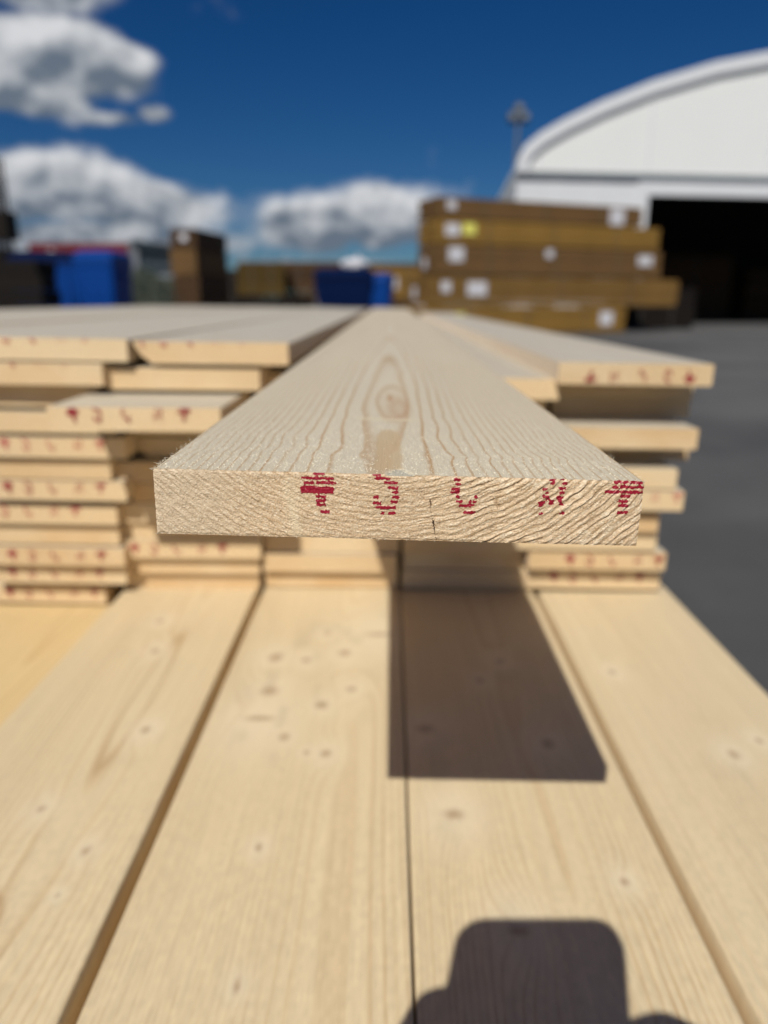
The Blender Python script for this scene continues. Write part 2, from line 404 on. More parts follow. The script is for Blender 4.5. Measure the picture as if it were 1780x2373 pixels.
for n_, (st, k, x, y, z, mk, mv, fl) in enumerate(BOARDS):
    key = ('w' in fl, n_ % 6)
    if key not in MESHES:
        MESHES[key] = board_mesh('wooden_board', 0.5, LEN, 'w' in fl, seed=n_)
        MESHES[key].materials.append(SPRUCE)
    o = link('wooden_board', MESHES[key])
    o.location = (x, y, z)
    nl = sum(1 for q in BOARDS if q[0] == st)
    place = 'lowest' if k == nl - 1 else ORD[k]
    extra = ''
    if mk is not None: extra = ', red-marked end'
    if st == 'M' and k == 2: extra = ', jutting out, red-marked end'
    if st == 'M' and k == 0: extra = ', slanted lower left edge'
    if st == 'E' and k == 0: extra = ', red marks upside down'
    tag(o, f'pale spruce board, {place} in the {STACK[st]}{extra}', 'board', 'planed boards piled in stacks')
    o.rotation_euler = (0, (0.012 if st in 'EL' else 0.006) + rnd.uniform(-.003, .003), rnd.uniform(-.004, .004))
    if mk is not None:
        for i in range(5):
            px = mk + (MARK_X[i] - MARK_X[0]) / 1000 * 1.02
            if abs(px) > W / 2 - 0.006: continue
            me = mark_mesh(i, max(-mv, 0), 'f' in fl)
            if me is None: continue
            q = link('printed_mark', me, o)
            if 'i' in fl: q.location = (-px, -0.0004, -TH + 0.0012); q.rotation_euler = (0, math.pi, 0)
            else: q.location = (px, -0.0004, -max(mv, 0) / 1000)

# boards further left on top of the pile: only their planed tops show, over the near ends of the far-left stack
for k, nm in enumerate(('first', 'second', 'third', 'fourth', 'fifth')):
    o = link('wooden_board', MESHES[(False, (k + 1) % 6)])
    o.location = (-0.4635 - 0.1485 * k, 0.475 + rnd.uniform(-.02, .03), 0.0165 + 0.0012 * k + rnd.uniform(-.001, .001))
    o.rotation_euler = (0, 0.008, rnd.uniform(-.003, .003))
    tag(o, f'pale board top behind the far-left stack, {nm} one to its left', 'board', 'planed boards piled in stacks')

# ---- boards of the lower layer: real boards with their own grain and knots
def ring_colour(f, spacing, early, late, contrast, cvar):
    ph = f / spacing
    k = np.floor(ph); fr = ph - k
    s = _h(k, k * 0, k * 0, 5) * 0.5 + 0.5
    prof = ss(fr, 0.35 + 0.25 * s, 0.93) * (1 - ss(fr, 0.94, 1.0))
    return mixc(np.broadcast_to(early, f.shape + (3,)), np.broadcast_to(late, f.shape + (3,)), np.clip(prof * contrast * (0.35 + 0.9 * s) * cvar, 0, 1))
def low_board(label, xc, ztop, yfront, x0, z0, slope, spacing, contrast, knots, seed, tint=(1, 1, 1), width=W, length=3.4, eyes=()):
    hw = width / 2
    xs = np.concatenate([[-hw, -hw + .0008], np.linspace(-hw + .0016, hw - .0016, 190), [hw - .0008, hw]])
    ys = np.concatenate([[0, 0.001, max(0.002, -0.02 - yfront - 0.02)], np.arange(-0.02 - yfront, 0.57 - yfront, 0.0016), np.linspace(0.6 - yfront, length, 8)])
    ys = np.unique(ys)
    X, Y = np.meshgrid(xs, ys)
    Yw = Y + yfront
    wx = X + 0.004 * fbm(X * 6, Yw * 2.2, 0, seed, 2) + 0.0022 * vn(X * 14, Yw * 9, 0, seed + 3)
    f = np.sqrt((wx - x0) ** 2 + z0 ** 2) + slope * Yw + 0.0012 * fbm(X * 30, Yw * 4, 0, seed + 9, 2)
    dark = np.zeros_like(X); halo = np.zeros_like(X); near = np.zeros_like(X)
    for kx, ky, kr, st in knots:
        kr = kr * 1.35
        dx_ = (X + xc - kx); dy_ = (Yw - ky)
        q = (dx_ / kr) ** 2 + (dy_ / (kr * st)) ** 2
        n = 0.5 * vn(X * 900, Yw * 900, 0, seed + 5)
        dark = np.maximum(dark, (1 - ss(np.sqrt(q) + n * 0.45, 0.1, 1.6)) * 0.56)
        near = near + 0.6 * np.exp(-((dx_ / 0.028) ** 2 + (dy_ / 0.045) ** 2)) * (kr > 0.0035)
        halo = np.maximum(halo, np.exp(-((dx_ / (kr * 3.2)) ** 2 + (dy_ / (kr * 4.5)) ** 2)))
        f = f + 0.0042 * (kr / 0.003) * np.exp(-((dx_ / (kr * 2.2)) ** 2 + (dy_ / (kr * 5.0)) ** 2))
    early = np.array([0.690, 0.560, 0.355]) * np.array(tint); late = np.array([0.50, 0.315, 0.145]) * np.array(tint)
    cv = 0.6 + 0.5 * fbm(X * 25, Yw * 3, 0, seed + 21, 2)
    C = ring_colour(f, spacing, early, late, contrast, cv)
    C = C * (1 + 0.05 * fbm(X * 30, Yw * 2.5, 0, seed + 31, 3))[..., None]
    C = C * (1 + 0.05 * vn(X * 900, Yw * 14, 0, seed + 41) + 0.07 * vn(X * 420, Yw * 260, 0, seed + 43) * ss(0.35 - Yw, 0, 0.3))[..., None]
    for ex, ey, rx, ry, wd in eyes:      # closed grain figures
        q = np.sqrt(((X + xc - ex) / rx) ** 2 + ((Yw - ey) / ry) ** 2) + 0.10 * vn(X * 60, Yw * 18, 0, seed + 6)
        C = mixc(C, np.broadcast_to(late * 0.85, C.shape), 0.6 * np.exp(-((q - 1) / wd) ** 2))
    C = mixc(C, np.broadcast_to(np.array([0.77, 0.655, 0.46]), C.shape), 0.75 * halo)
    C = C * (1 - 0.13 * ss(fbm((X + xc) * 60, Yw * 32, 0, seed + 61, 3), 0.05, 0.5) * np.clip(near, 0, 1))[..., None]
    C = mixc(C, np.broadcast_to(np.array([0.25, 0.115, 0.040]), C.shape), dark)
    Z = np.zeros_like(X); Z[:, 0] = Z[:, -1] = -.0010; Z[:, 1] = Z[:, -2] = -.0002
    Z = Z + bow(Yw) + 0.00008 * vn(X * 700, Yw * 30, 0, seed + 51) - 0.0004 * halo * dark
    ny, nx = X.shape
    co = np.stack([X, Y, Z], -1).reshape(-1, 3); ccol = C.reshape(-1, 3)
    idx = np.arange(ny * nx).reshape(ny, nx)
    quads = np.stack([idx[:-1, :-1], idx[:-1, 1:], idx[1:, 1:], idx[1:, :-1]], -1).reshape(-1, 4)
    # sides, bottom and ends as a skirt
    nb = len(co); ring = np.concatenate([idx[0, :], idx[1:, -1], idx[-1, -2::-1], idx[-2:0:-1, 0]])
    low = co[ring].copy(); low[:, 2] = bow(low[:, 1] + yfront) - TH
    co = np.concatenate([co, low]); side = np.broadcast_to(np.array([0.60, 0.43, 0.235]) * np.array(tint), low.shape)
    ccol = np.concatenate([ccol, side]); li = nb + np.arange(len(ring))
    r2 = np.roll(ring, -1); l2 = np.roll(li, -1)
    quads = np.concatenate([quads, np.stack([ring, li, l2, r2], -1)])
    me = from_arrays('wooden_board', co, quads)
    at = me.color_attributes.new('wood', 'FLOAT_COLOR', 'POINT')
    at.data.foreach_set('color', np.concatenate([ccol, np.ones((len(ccol), 1))], 1).astype(np.float32).ravel())
    o = link('wooden_board', me, None, SPRUCE_LOW); o.location = (xc, yfront, ztop)
    tag(o, label, 'board', 'boards of the lower layer')
    return o
ZL = -0.2546
K = lambda l, r=0.0026, s=1.3: [(a, b, r, s) for a, b in l]
low_board('pale lower board at the left with a long hairpin grain figure', -0.2191, ZL, -0.33, 0.02, 0.05, -0.020, 0.0031, 0.75,
          [(-.228, .446, .003, 1.4), (-.213, .382, .003, 1.4), (-.181, .258, .0030, 1.2), (-.218, .171, .0022, 1.0), (-.176, .136, .0018, 1.6), (-.178, .103, .0010, 1.2)], 101,
          eyes=[(-.198, .31, .0075, .095, .16), (-.214, .08, .0135, .024, .14)])
low_board('lower board with a scatter of small brown knots, left of the front board shadow', -0.0650, ZL - .0004, -0.36, 0.035, 0.05, 0.004, 0.0027, 0.62,
          [(-.103, .372, .0045, 1.2), (-.075, .368, .0035, 1.0), (-.042, .382, .0042, 1.1), (-.061, .422, .0032, 1.2), (-.012, .42, .0095, .35), (-.099, .315, .0055, 1.0), (-.055, .294, .0036, 1.2),
           (-.033, .319, .0032, 1.1), (-.100, .275, .0090, .30), (-.078, .251, .0030, 1.3), (-.046, .231, .0030, 1.2), (-.060, .232, .0018, 1.2), (-.077, .14, .0017, 1.6), (-.072, .052, .0014, 2.6)], 202, width=0.1480)
low_board('lower board across which the shadows of the front board and the phone fall', 0.0827, ZL - .0008, -0.30, 0.012, 0.045, -0.006, 0.0028, 0.85,
          [(.096, .368, .0032, 1.2), (.074, .335, .0028, 1.2), (.025, .263, .0048, .8), (.112, .245, .0036, 1.3), (.038, .17, .0050, .7), (.127, .117, .0020, 1.2), (.064, .084, .0042, .6)], 303)
low_board('lower board at the right edge of the pile next to the asphalt', 0.2335, ZL - .001, -0.35, -0.05, 0.03, 0.002, 0.0023, 0.5,
          [(.189, .351, .0026, 1.3), (.24, .234, .0030, 1.4), (.266, .251, .0022, 1.3)], 404, tint=(1.01, 1.01, 1.02), width=0.1425)
low_board('warm yellow board one layer deeper at the far left', -0.3685, -0.2745, -0.34, 0.03, 0.04, -0.012, 0.0032, 0.75, [], 505, tint=(1.0, 0.92, 0.74))

# deeper layers nobody sees board by board: one mass of boards down to the ground, on bearers
mb = MB(); lay = 0
z = ZL - TH - 0.0012
while z - TH > GZ + 0.09:
    for xc in (-0.365, -0.2165, -0.0655, 0.0845, 0.2325):
        zz = z if xc > -0.3 or lay > 0 else None
        if zz is None: continue
        j = rnd.uniform(-.003, .003) + (0.06 if lay % 2 == 0 else 0.0); y0 = -0.33 + rnd.uniform(-.03, .02)
        mb.box(xc - W / 2 + .001 + j, min(xc + W / 2 - .001 + j, 0.304), y0, 3.3, z - TH, z)
    z -= TH + 0.0009; lay += 1
z2 = -0.006
while z2 - TH > GZ + 0.09:
    for k in range(5):
        xc = -0.4655 - 0.1485 * k + (0.004 if k else 0); mb.box(xc - W / 2 + .001, xc + W / 2 - .001, 0.66 + rnd.uniform(0, .03), 3.3, z2 - TH, z2)
    z2 -= TH + 0.0009
for y0 in (0.75, 2.0, 3.1): mb.box(-1.15, -0.462, y0, y0 + .09, GZ, z2 - 0.0004)
for y0 in (-0.1, 1.0, 2.1, 3.1): mb.box(-0.46, 0.32, y0, y0 + .09, GZ, z - 0.0004)
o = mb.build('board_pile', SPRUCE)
tag(o, 'deeper layers of boards and bearers under the visible lower layer', 'board pile', None, 'stuff')

# ------------------------------------------------------------------ the board in focus
def main_board():
    WM, TM = 0.145, 0.0202; hw = WM / 2; L = 3.05
    px0, pz0 = -0.003, 0.058
    def end_disp(x, z):                       # relief of the sawn end, in metres, outwards
        dx = x - px0; dz = z - pz0
        r = np.hypot(dx, dz); th = np.arctan2(dx, -dz) * 0.07
        wr = r + 0.0011 * fbm(x * 110, z * 110, 0, 1, 3)
        ph = wr / (0.0019 + 0 * r); fr = ph - np.floor(ph)
        amp = 0.35 + 0.65 * ss(x, -0.005, 0.035)
        ridge = (ss(fr, 0.1, 0.70) - ss(fr, 0.72, 1.0)) * amp * (0.55 + 0.75 * fbm(wr / 0.0016, th / 0.0045, 0, 35, 2))
        tear = fbm(wr / 0.00042, th / (0.0011 + 0.0008 * ss(x, -0.02, 0.03)), 0, 11, 3) * (0.55 + 0.55 * amp)
        pits = fbm(x / 0.00032, z / 0.00032, 0, 21, 2)
        chunk = fbm(wr / 0.0012, th / 0.0050, 0, 31, 2)
        diag = vn((x * 0.8 + z * 0.6) / 0.00055, (x * -0.6 + z * 0.8) / 0.0022, 0, 41) * (1 - ss(x, -0.045, -0.01))
        return (0.00010 + 0.00022 * amp) * ridge + 0.00018 * tear + 0.00013 * pits + 0.00011 * chunk + 0.00013 * diag, fr, amp, tear, chunk, pits
    def top_disp(x, y):
        return 0.00005 * vn(x / 0.0004, y / 0.004, 0, 61) + 0.00005 * fbm(x / 0.0006, y / 0.0012, 0, 71, 2)
    # ---- end grid
    nx, nz = 940, 134
    xs = np.linspace(-hw, hw, nx); zs = np.linspace(0, -TM, nz)
    X, Z = np.meshgrid(xs, zs)
    d, fr, amp, tear, chunk, pits = end_disp(X, Z)
    edge = np.minimum(np.minimum(-Z, TM + Z), np.minimum(X + hw, hw - X))
    rag = 0.00022 * (1 - ss(edge, 0, 0.0009))                       # arris worn back
    crack_pts = [(9.52, 7.41), (10.03, 11.22), (10.92, 14.74), (11.43, 17.73), (12.2, 20.4)]
    cx = np.interp(-Z * 1000, [p[1] for p in crack_pts], [p[0] for p in crack_pts]) / 1000 + 0.00016 * vn(Z * 2500, X * 0, 0, 5)
    on = ss(-Z * 1000, 7.2, 8.0)
    wid = 0.00001 + 0.00015 * vn(Z * 900, 0 * Z, 0, 9) + 0.00010 * ss(-Z * 1000, 11, 14) * (1 - ss(-Z * 1000, 16, 18))
    crack = (1 - ss(np.abs(X - cx), np.maximum(wid, 0.0), np.maximum(wid, 0.0) + 0.00016)) * on * (0.45 + 0.55 * ss(wid, -0.00008, 0.00008))
    d = d - rag - 0.0006 * crack
    Yv = -d
    early = np.array([0.665, 0.495, 0.315]); late = np.array([0.45, 0.285, 0.140]); pale = np.array([0.82, 0.70, 0.51])
    prof = ss(fr, 0.45, 0.85) * (1 - ss(fr, 0.92, 1.0))
    C = mixc(np.broadcast_to(early, X.shape + (3,)), np.broadcast_to(late, X.shape + (3,)), prof * (0.58 + 0.25 * amp) * (0.8 + 0.4 * chunk))
    C = mixc(C, np.broadcast_to(pale, C.shape), np.clip(0.6 * ss(tear, 0.12, 0.55), 0, 1))
    C = mixc(C, np.broadcast_to(late * 0.72, C.shape), np.clip(0.6 * ss(-tear - 0.25 * chunk, 0.25, 0.7), 0, 1))
    C = C * (1 + 0.20 * pits + 0.06 * fbm(X * 120, Z * 120, 0, 81, 2))[..., None]
    spk = vn(X / 0.00030, Z / 0.00030, 0, 95) + 0.6 * vn(X / 0.00055, Z / 0.00040, 0, 96)
    C = mixc(C, np.broadcast_to(np.array([0.90, 0.80, 0.62]), C.shape), 0.55 * ss(spk, 0.55, 1.0))
    C = mixc(C, np.broadcast_to(np.array([0.30, 0.165, 0.07]), C.shape), 0.55 * ss(-spk, 0.55, 1.0))
    streak = np.exp(-((X + 0.0313 - 0.0025 * (-Z / TM - .5)) / 0.0020) ** 2) * ss(-Z, .0005, .004) * (0.6 + 0.4 * fbm(X * 500, Z * 200, 0, 91, 2))
    C = mixc(C, np.broadcast_to(np.array([0.78, 0.66, 0.45]), C.shape), np.clip(0.75 * streak, 0, 1))
    greyl = (1 - ss(X, -0.066, -0.035))
    C = mixc(C, np.broadcast_to(np.array([0.60, 0.50, 0.36]), C.shape), 0.45 * greyl)
    C = mixc(C, np.broadcast_to(np.array([0.06, 0.03, 0.015]), C.shape), np.clip(crack, 0, 1))
    # ---- top grid
    ys = [0.0]; s = 0.00035
    while ys[-1] < L: ys.append(min(L, ys[-1] + s)); s *= 1.0135
    ys = np.array(ys); nxt = 420
    xt = np.linspace(-hw, hw, nxt)
    XT, YT = np.meshgrid(xt, ys)
    wxx = XT - px0 + 0.0012 * fbm(XT * 35, YT * 9, 0, 131, 3) + 0.0035 * vn(XT * 0, YT * 1.3, 0, 137)
    # kinks of the grain by the saw's stop marks
    for y0, wd, a, sd in ((0.028, 0.006, 0.0034, 3), (0.060, 0.012, 0.0018, 4), (0.108, 0.010, 0.0011, 5), (0.30, 0.03, 0.0016, 6)):
        wxx = wxx + a * np.exp(-((YT - y0) / wd) ** 2) * vn(XT * 55, YT * 20, 0, 141 + sd)
    rT = np.sqrt(wxx ** 2 + (pz0 - 0.004 * np.exp(-((YT - 0.2) / 0.5) ** 2)) ** 2)
    for ex, ey, sx, sy, a in ((-0.001, 0.155, 0.0085, 0.065, -0.0016), (0.028, 0.024, 0.006, 0.012, 0.0007), (-0.020, 0.040, 0.005, 0.012, 0.0006), (-0.034, 0.033, .006, .012, .0005)):
        rT = rT + a * np.exp(-((XT - ex) / sx) ** 2 - ((YT - ey) / sy) ** 2)
    dens = 0.00205
    ph = (rT + 0.00030 * fbm(XT * 60, YT * 14, 0, 151, 2)) / dens + 0.25
    k = np.floor(ph); frt = ph - k
    s_ = _h(k, k * 0, k * 0, 5) * 0.5 + 0.5
    pr = ss(frt, 0.55 + 0.25 * s_, 0.92) * (1 - ss(frt, 0.93, 1.0)) * (0.45 + 0.6 * s_)
    earlyT = np.array([0.635, 0.555, 0.410]); lateT = np.array([0.440, 0.250, 0.095])
    CT = mixc(np.broadcast_to(earlyT, XT.shape + (3,)), np.broadcast_to(lateT, XT.shape + (3,)), np.clip(pr * (0.95 + 0.3 * fbm(XT * 40, YT * 12, 0, 161, 2)), 0, 1))
    # eye-shaped figure and the knot smear inside it
    def eye(cx_, cy_, rx, ry, wd, st, col, fill=0.0):
        nonlocal CT
        q = np.hypot((XT - cx_) / rx, (YT - cy_) / ry) + 0.10 * fbm(XT * 180, YT * 30, 0, 171, 2)
        CT = mixc(CT, np.broadcast_to(np.array(col), CT.shape), np.clip(st * np.exp(-((q - 1) / wd) ** 2) + fill * (1 - ss(q, 0.7, 1.05)), 0, 1))
    eye(-0.0012, 0.160, 0.0076, 0.060, 0.13, 0.62, (0.47, 0.30, 0.15), 0.14)
    eye(0.0016, 0.132, 0.0042, 0.030, 0.45, 0.45, (0.50, 0.33, 0.19), 0.35)
    sq = np.exp(-((YT - 0.099 - 0.25 * (XT + .003) ** 2 / 0.02) / 0.0035) ** 2) * (1 - ss(np.abs(XT + 0.004), 0.008, 0.016))
    CT = mixc(CT, np.broadcast_to(np.array([0.70, 0.60, 0.41]), CT.shape), 0.75 * sq)
    # smooth tan patch where the planer took more
    pa = (1 - ss(np.abs(XT + 0.0031 + 0.0008 * fbm(YT * 110, 0 * YT, 0, 3, 2)) * (1 + 0.35 * ss(YT, 0.055, 0.08)), 0.0034, 0.0054)) * ss(YT, 0.0035, 0.009) * (1 - ss(YT + 0.006 * vn(XT * 400, 0 * XT, 0, 8), 0.072, 0.079))
    CT = mixc(CT, np.broadcast_to(np.array([0.55, 0.400, 0.225]), CT.shape), 0.8 * pa)
    chip = ss(0.0105 - YT - np.abs(XT - 0.0003) * 2.2 + 0.0015 * vn(XT * 900, YT * 900, 0, 4), 0.0, 0.0012)
    CT = mixc(CT, np.broadcast_to(np.array([0.50, 0.46, 0.36]), CT.shape), 0.9 * chip)
    CT = CT * (1 + 0.035 * vn(XT / 0.00042, YT / 0.006, 0, 181) + 0.04 * fbm(XT * 45, YT * 5, 0, 191, 2))[..., None]
    fz = ss(fbm(XT / 0.0008, YT / 0.0028, 0, 201, 2), 0.22, 0.6) * (1 - ss(YT, 0.03, 0.12)) * (1 - pa) * (1 - chip)
    CT = mixc(CT, np.broadcast_to(np.array([0.78, 0.71, 0.56]), CT.shape), 0.38 * fz)
    zt = top_disp(XT, YT) * (1 - 0.6 * pa) - 0.00012 * pa - 0.0004 * chip + 0.00012 * fz
    side = np.minimum(XT + hw, hw - XT); zt = zt - 0.0005 * (1 - ss(side, 0, 0.0010))
    # ---- weld the two sheets along the arris
    zt0 = np.interp(xs, xt, zt[0]); Zd = Z + zt0[None, :] * np.clip(1 + Z / 0.0012, 0, 1)
    y0t = np.interp(xt, xs, Yv[0]); Yd = YT + y0t[None, :] * np.clip(1 - YT / 0.004, 0, 1)
    ZT = zt + bow(YT)
    ie = np.arange(nx * nz).reshape(nz, nx)
    co_e = np.stack([X, Yv, Zd], -1).reshape(-1, 3)
    qe = np.stack([ie[:-1, :-1], ie[1:, :-1], ie[1:, 1:], ie[:-1, 1:]], -1).reshape(-1, 4)
    base = len(co_e); nyt = len(ys)
    it = base + np.arange(nyt * nxt).reshape(nyt, nxt)
    co_t = np.stack([XT, Yd, ZT], -1).reshape(-1, 3)
    qt = np.stack([it[:-1, :-1], it[:-1, 1:], it[1:, 1:], it[1:, :-1]], -1).reshape(-1, 4)
    # sides (left, right), bottom, back
    b2 = base + len(co_t); yl = np.array([0, 0.3, 0.8, 1.4, 2.0, 2.6, L])
    ext = []; cext = []; qx = []
    prof = [(-hw, -0.0003), (-hw, -TM + .0004), (-hw + .0006, -TM), (hw - .0006, -TM), (hw, -TM + .0004), (hw, -0.0003)]
    for yy in yl:
        for (a, c) in prof: ext.append((a, yy + (0.0002 if yy == 0 else 0), c + float(bow(np.array(yy))))); cext.append((0.62, 0.47, 0.28))
    n = len(prof)
    for i in range(len(yl) - 1):
        for j in range(n - 1): a = b2 + i * n + j; qx.append((a, a + n, a + n + 1, a + 1))
    a = b2 + (len(yl) - 1) * n; qx.append((a, a + 5, a + 4, a + 1)); qx.append((a + 1, a + 4, a + 3, a + 2))
    co = np.concatenate([co_e, co_t, np.array(ext)]); col = np.concatenate([C.reshape(-1, 3), CT.reshape(-1, 3), np.array(cext)])
    quads = np.concatenate([qe, qt, np.array(qx)])
    me = from_arrays('wooden_board', co, quads)
    at = me.color_attributes.new('wood', 'FLOAT_COLOR', 'POINT')
    at.data.foreach_set('color', np.concatenate([np.clip(col, 0.01, 0.95), np.ones((len(col), 1))], 1).astype(np.float32).ravel())
    o = link('wooden_board', me, None, SPRUCE_MAIN)
    tag(o, 'long sharp spruce board jutting towards the camera, red marks on its rough end', 'board', 'planed boards piled in stacks')
    # ---- ink: the end's own relief under each sign, lifted a hair
    for i, dl in enumerate(MARKS):
        best = np.full(X.shape, 9.0)
        nz1 = 0.28 * fbm(X / 0.0005, Z / 0.0004, 0, 301 + i, 2)
        for a, b_, v in dl:
            dxm = np.maximum(np.maximum(a - X * 1000, X * 1000 - b_) + 0.35, 0); dzm = np.abs(-Z * 1000 - v)
            best = np.minimum(best, np.hypot(dxm, dzm))
        ink = best + nz1 * 1.2 + 0.15 * np.clip(-tear, 0, 1) < 0.56
        f = ink[:-1, :-1] & ink[1:, 1:]
        q = ie[:-1, :-1][f]
        if len(q) == 0: continue
        fq = np.stack([q, q + nx, q + nx + 1, q + 1], -1)
        u, inv = np.unique(fq, return_inverse=True)
        pc = co_e[u].copy(); pc[:, 1] -= 0.00004
        mk = from_arrays('printed_mark', pc, inv.reshape(-1, 4))
        link('printed_mark', mk, o, INK)
    # ---- torn fibres along the arrises and fuzz on the planed face
    rg = np.random.default_rng(5); v = []; fc = []
    def sliver(p, d, wdt, bend):
        d = np.array(d); nrm = np.cross(d, (0.2, -0.9, 0.3)); nrm = nrm / (np.linalg.norm(nrm) + 1e-9) * wdt
        b_ = len(v); m_ = p + d * 0.55 + np.array([0, 0, bend])
        v.extend([p - nrm, p + nrm, m_ - nrm * .8, m_ + nrm * .8, p + d]); fc.extend([(b_, b_ + 1, b_ + 3, b_ + 2), (b_ + 2, b_ + 3, b_ + 4, b_ + 4)])
    for _ in range(150):
        e = rg.random()
        if e < 0.45: p = np.array([-hw + rg.normal(0, .0003), rg.exponential(.02), -0.0004]); d = (-abs(rg.normal(0, .0007)) , rg.normal(0, .0008), abs(rg.normal(0.0003, .0005)))
        elif e < 0.6: p = np.array([hw, rg.exponential(.02), -0.0004]); d = (abs(rg.normal(0, .0007)), rg.normal(0, .0008), abs(rg.normal(0.0003, .0006)))
        elif e < 0.8: p = np.array([rg.uniform(-hw, hw), 0.0002, -TM + .0002]); d = (rg.normal(0, .0004), -abs(rg.normal(0, .0004)), -abs(rg.normal(0, .0004)))
        else: p = np.array([rg.uniform(-hw, hw), 0, 0.0]); d = (rg.normal(0, .0006), -abs(rg.normal(0, .0004)), abs(rg.normal(0, .0004)))
        sliver(p, d, 0.00003, rg.normal(0, .0002))
    for _ in range(2600):
        y_ = rg.exponential(.028) + .001; x_ = rg.uniform(-hw + .001, hw - .001)
        if abs(x_ + .0031) < .0045 and .006 < y_ < .076 and rg.random() < .85: continue
        dl_ = abs(rg.normal(0, .00035)) + .00012; an = rg.normal(0, .6)
        p = np.array([x_, y_, 0.00004 + float(bow(np.array(y_)))])
        d = (dl_ * math.sin(an), dl_ * math.cos(an) * rg.choice([-1, 1]), dl_ * 0.45)
        sliver(p, d, 0.00005 + 0.00004 * rg.random(), 0.00005)
    fm = bpy.data.meshes.new('torn_fibres'); fm.from_pydata([tuple(q) for q in v], [], [q if len(set(q)) == 4 else q[:3] for q in fc]); fm.update()
    fo = link('torn_fibres', fm, o, FIBRE); tag(fo, None, None, None, 'stuff')
    o.rotation_euler = (0.0058, 0.0225, 0.0)
    return o
main_board()

# ------------------------------------------------------------------ yard behind: materials
def lumber_mat(name, c1, c2, rough=0.75):
    m, t, b = newmat(name)
    oi = t.add('ShaderNodeObjectInfo'); o = t.add('ShaderNodeTexCoord').outputs['Object']
    n = t.noise(t.v('MULTIPLY', o, (1.2, 14, 14)), 1.0, 4.0, 0.6)
    c = t.mix(oi.outputs['Random'], c1, c2)
    c = t.v('SCALE', c, s=t.m('ADD', 0.6, t.m('MULTIPLY', n, 0.8)))
    t.put(b.inputs['Base Color'], c); b.inputs['Roughness'].default_value = rough; b.inputs['Specular IOR Level'].default_value = 0.15
    return m
BROWN = lumber_mat('brown_treated_timber', (0.165, 0.092, 0.036), (0.125, 0.070, 0.028))
OCHRE = lumber_mat('ochre_treated_timber', (0.265, 0.150, 0.036), (0.205, 0.115, 0.030))
TAN = lumber_mat('tan_treated_timber', (0.205, 0.115, 0.034), (0.16, 0.088, 0.027))
DARK = lumber_mat('dark_timber', (0.012, 0.009, 0.007), (0.008, 0.006, 0.005))  # near-black brown
MID = lumber_mat('weathered_timber', (0.085, 0.046, 0.021), (0.055, 0.031, 0.016))
OCHRE_D = lumber_mat('dark_ochre_timber', (0.085, 0.052, 0.012), (0.062, 0.038, 0.010))
STRAP = plain('steel_strap', (0.12, 0.11, 0.10), 0.5, 0.6)
PAPER = plain('white_paper', (0.62, 0.61, 0.64), 0.5, 0, 0.04)
YPAPER = plain('yellow_paper', (0.78, 0.74, 0.16), 0.4, 0, 0.05)
PVC = plain('white_tarpaulin', (0.78, 0.79, 0.77), 0.5, 0, 0.03, 0.5)
STEELW = plain('white_painted_steel', (0.68, 0.69, 0.71), 0.45, 0, 0.05)
GREYST = plain('grey_steel', (0.20, 0.22, 0.24), 0.5, 0.3)
INSIDE = plain('hall_inner_shade', (0.030, 0.028, 0.026), 0.9)  # near-black: the shade inside the hall is put into the colour
BLUE = lowspec(plain('blue_plastic', (0.002, 0.042, 0.22), 0.45, 0, 0.1), 0.15)
NAVY = lowspec(plain('navy_plastic', (0.001, 0.008, 0.045), 0.75, 0, 0.1), 0.08)
BLACKR = plain('black_rubber', (0.015, 0.015, 0.016), 0.7)
RED = plain('red_container_paint', (0.17, 0.018, 0.022), 0.5)
CREAM = plain('pale_container_paint', (0.17, 0.18, 0.20), 0.5)
TEAL = plain('dark_teal_sheet', (0.005, 0.016, 0.026), 0.8)
GREEN = plain('hedge_leaf', (0.050, 0.070, 0.030), 0.7, 0, 0.3, 6)
MAST = plain('mast_steel', (0.10, 0.11, 0.12), 0.6, 0.4)
LAMPB = plain('lamp_housing', (0.05, 0.055, 0.06), 0.5)

def lumber_pack(label, org, ang, L, Dp, H, mat, layers=6, rows=5, straps=3, papers=(), group='timber packs in the yard', fine=True):
    """bundle of planks: org = near corner on its base, long axis along ang"""
    e = empty('lumber_pack', org, math.radians(ang)); tag(e, label, 'timber pack', group)
    bz = 0.03
    ph = (H - bz) / layers; pw = Dp / rows
    pm = MB().box(0, L, 0.004, pw - 0.004, 0.004, ph - 0.004).mesh('plank', 0.003); pm.materials.append(mat)
    for r in range(layers):
        for c in range(rows):
            if fine is False and 0 < c and 0 < r < layers - 1: continue
            if fine and 0 < c < rows - 1 and 0 < r < layers - 1: 
                pass
            p = link('plank', pm, e); p.location = (rnd.uniform(-.025, .025), c * pw, bz + r * ph)
    bmm = MB().box(0, 0.09, 0.01, Dp - .01, 0, bz - .002).mesh('bearer', 0.004); bmm.materials.append(MID)
    for k in range(5):
        q = link('bearer', bmm, e); q.location = (L * (0.06 + 0.205 * k), 0, 0)
    for k in range(straps):
        x = L * (k + 0.75) / (straps + 0.5)
        MB().box(x, x + 0.03, -0.006, -0.003, bz, H + 0.003).box(x, x + 0.03, -0.006, Dp + 0.004, H + 0.001, H + 0.004).build('strap', STRAP, e)
    for (x, z, w_, h_, mt, face) in papers:
        if face == 's': MB().box(x, x + w_, -0.013, -0.009, z, z + h_).build('paper_label', mt, e)
        else: MB().box(-0.045, -0.041, x, x + w_, z, z + h_).build('paper_label', mt, e)
    return e
A0 = 21.0; ux, uy = math.cos(math.radians(A0)), math.sin(math.radians(A0))
def along(t, z): return (1.12 + ux * t, 18.7 + uy * t, z)
GR = 'timber packs stacked high in front of the white hall'
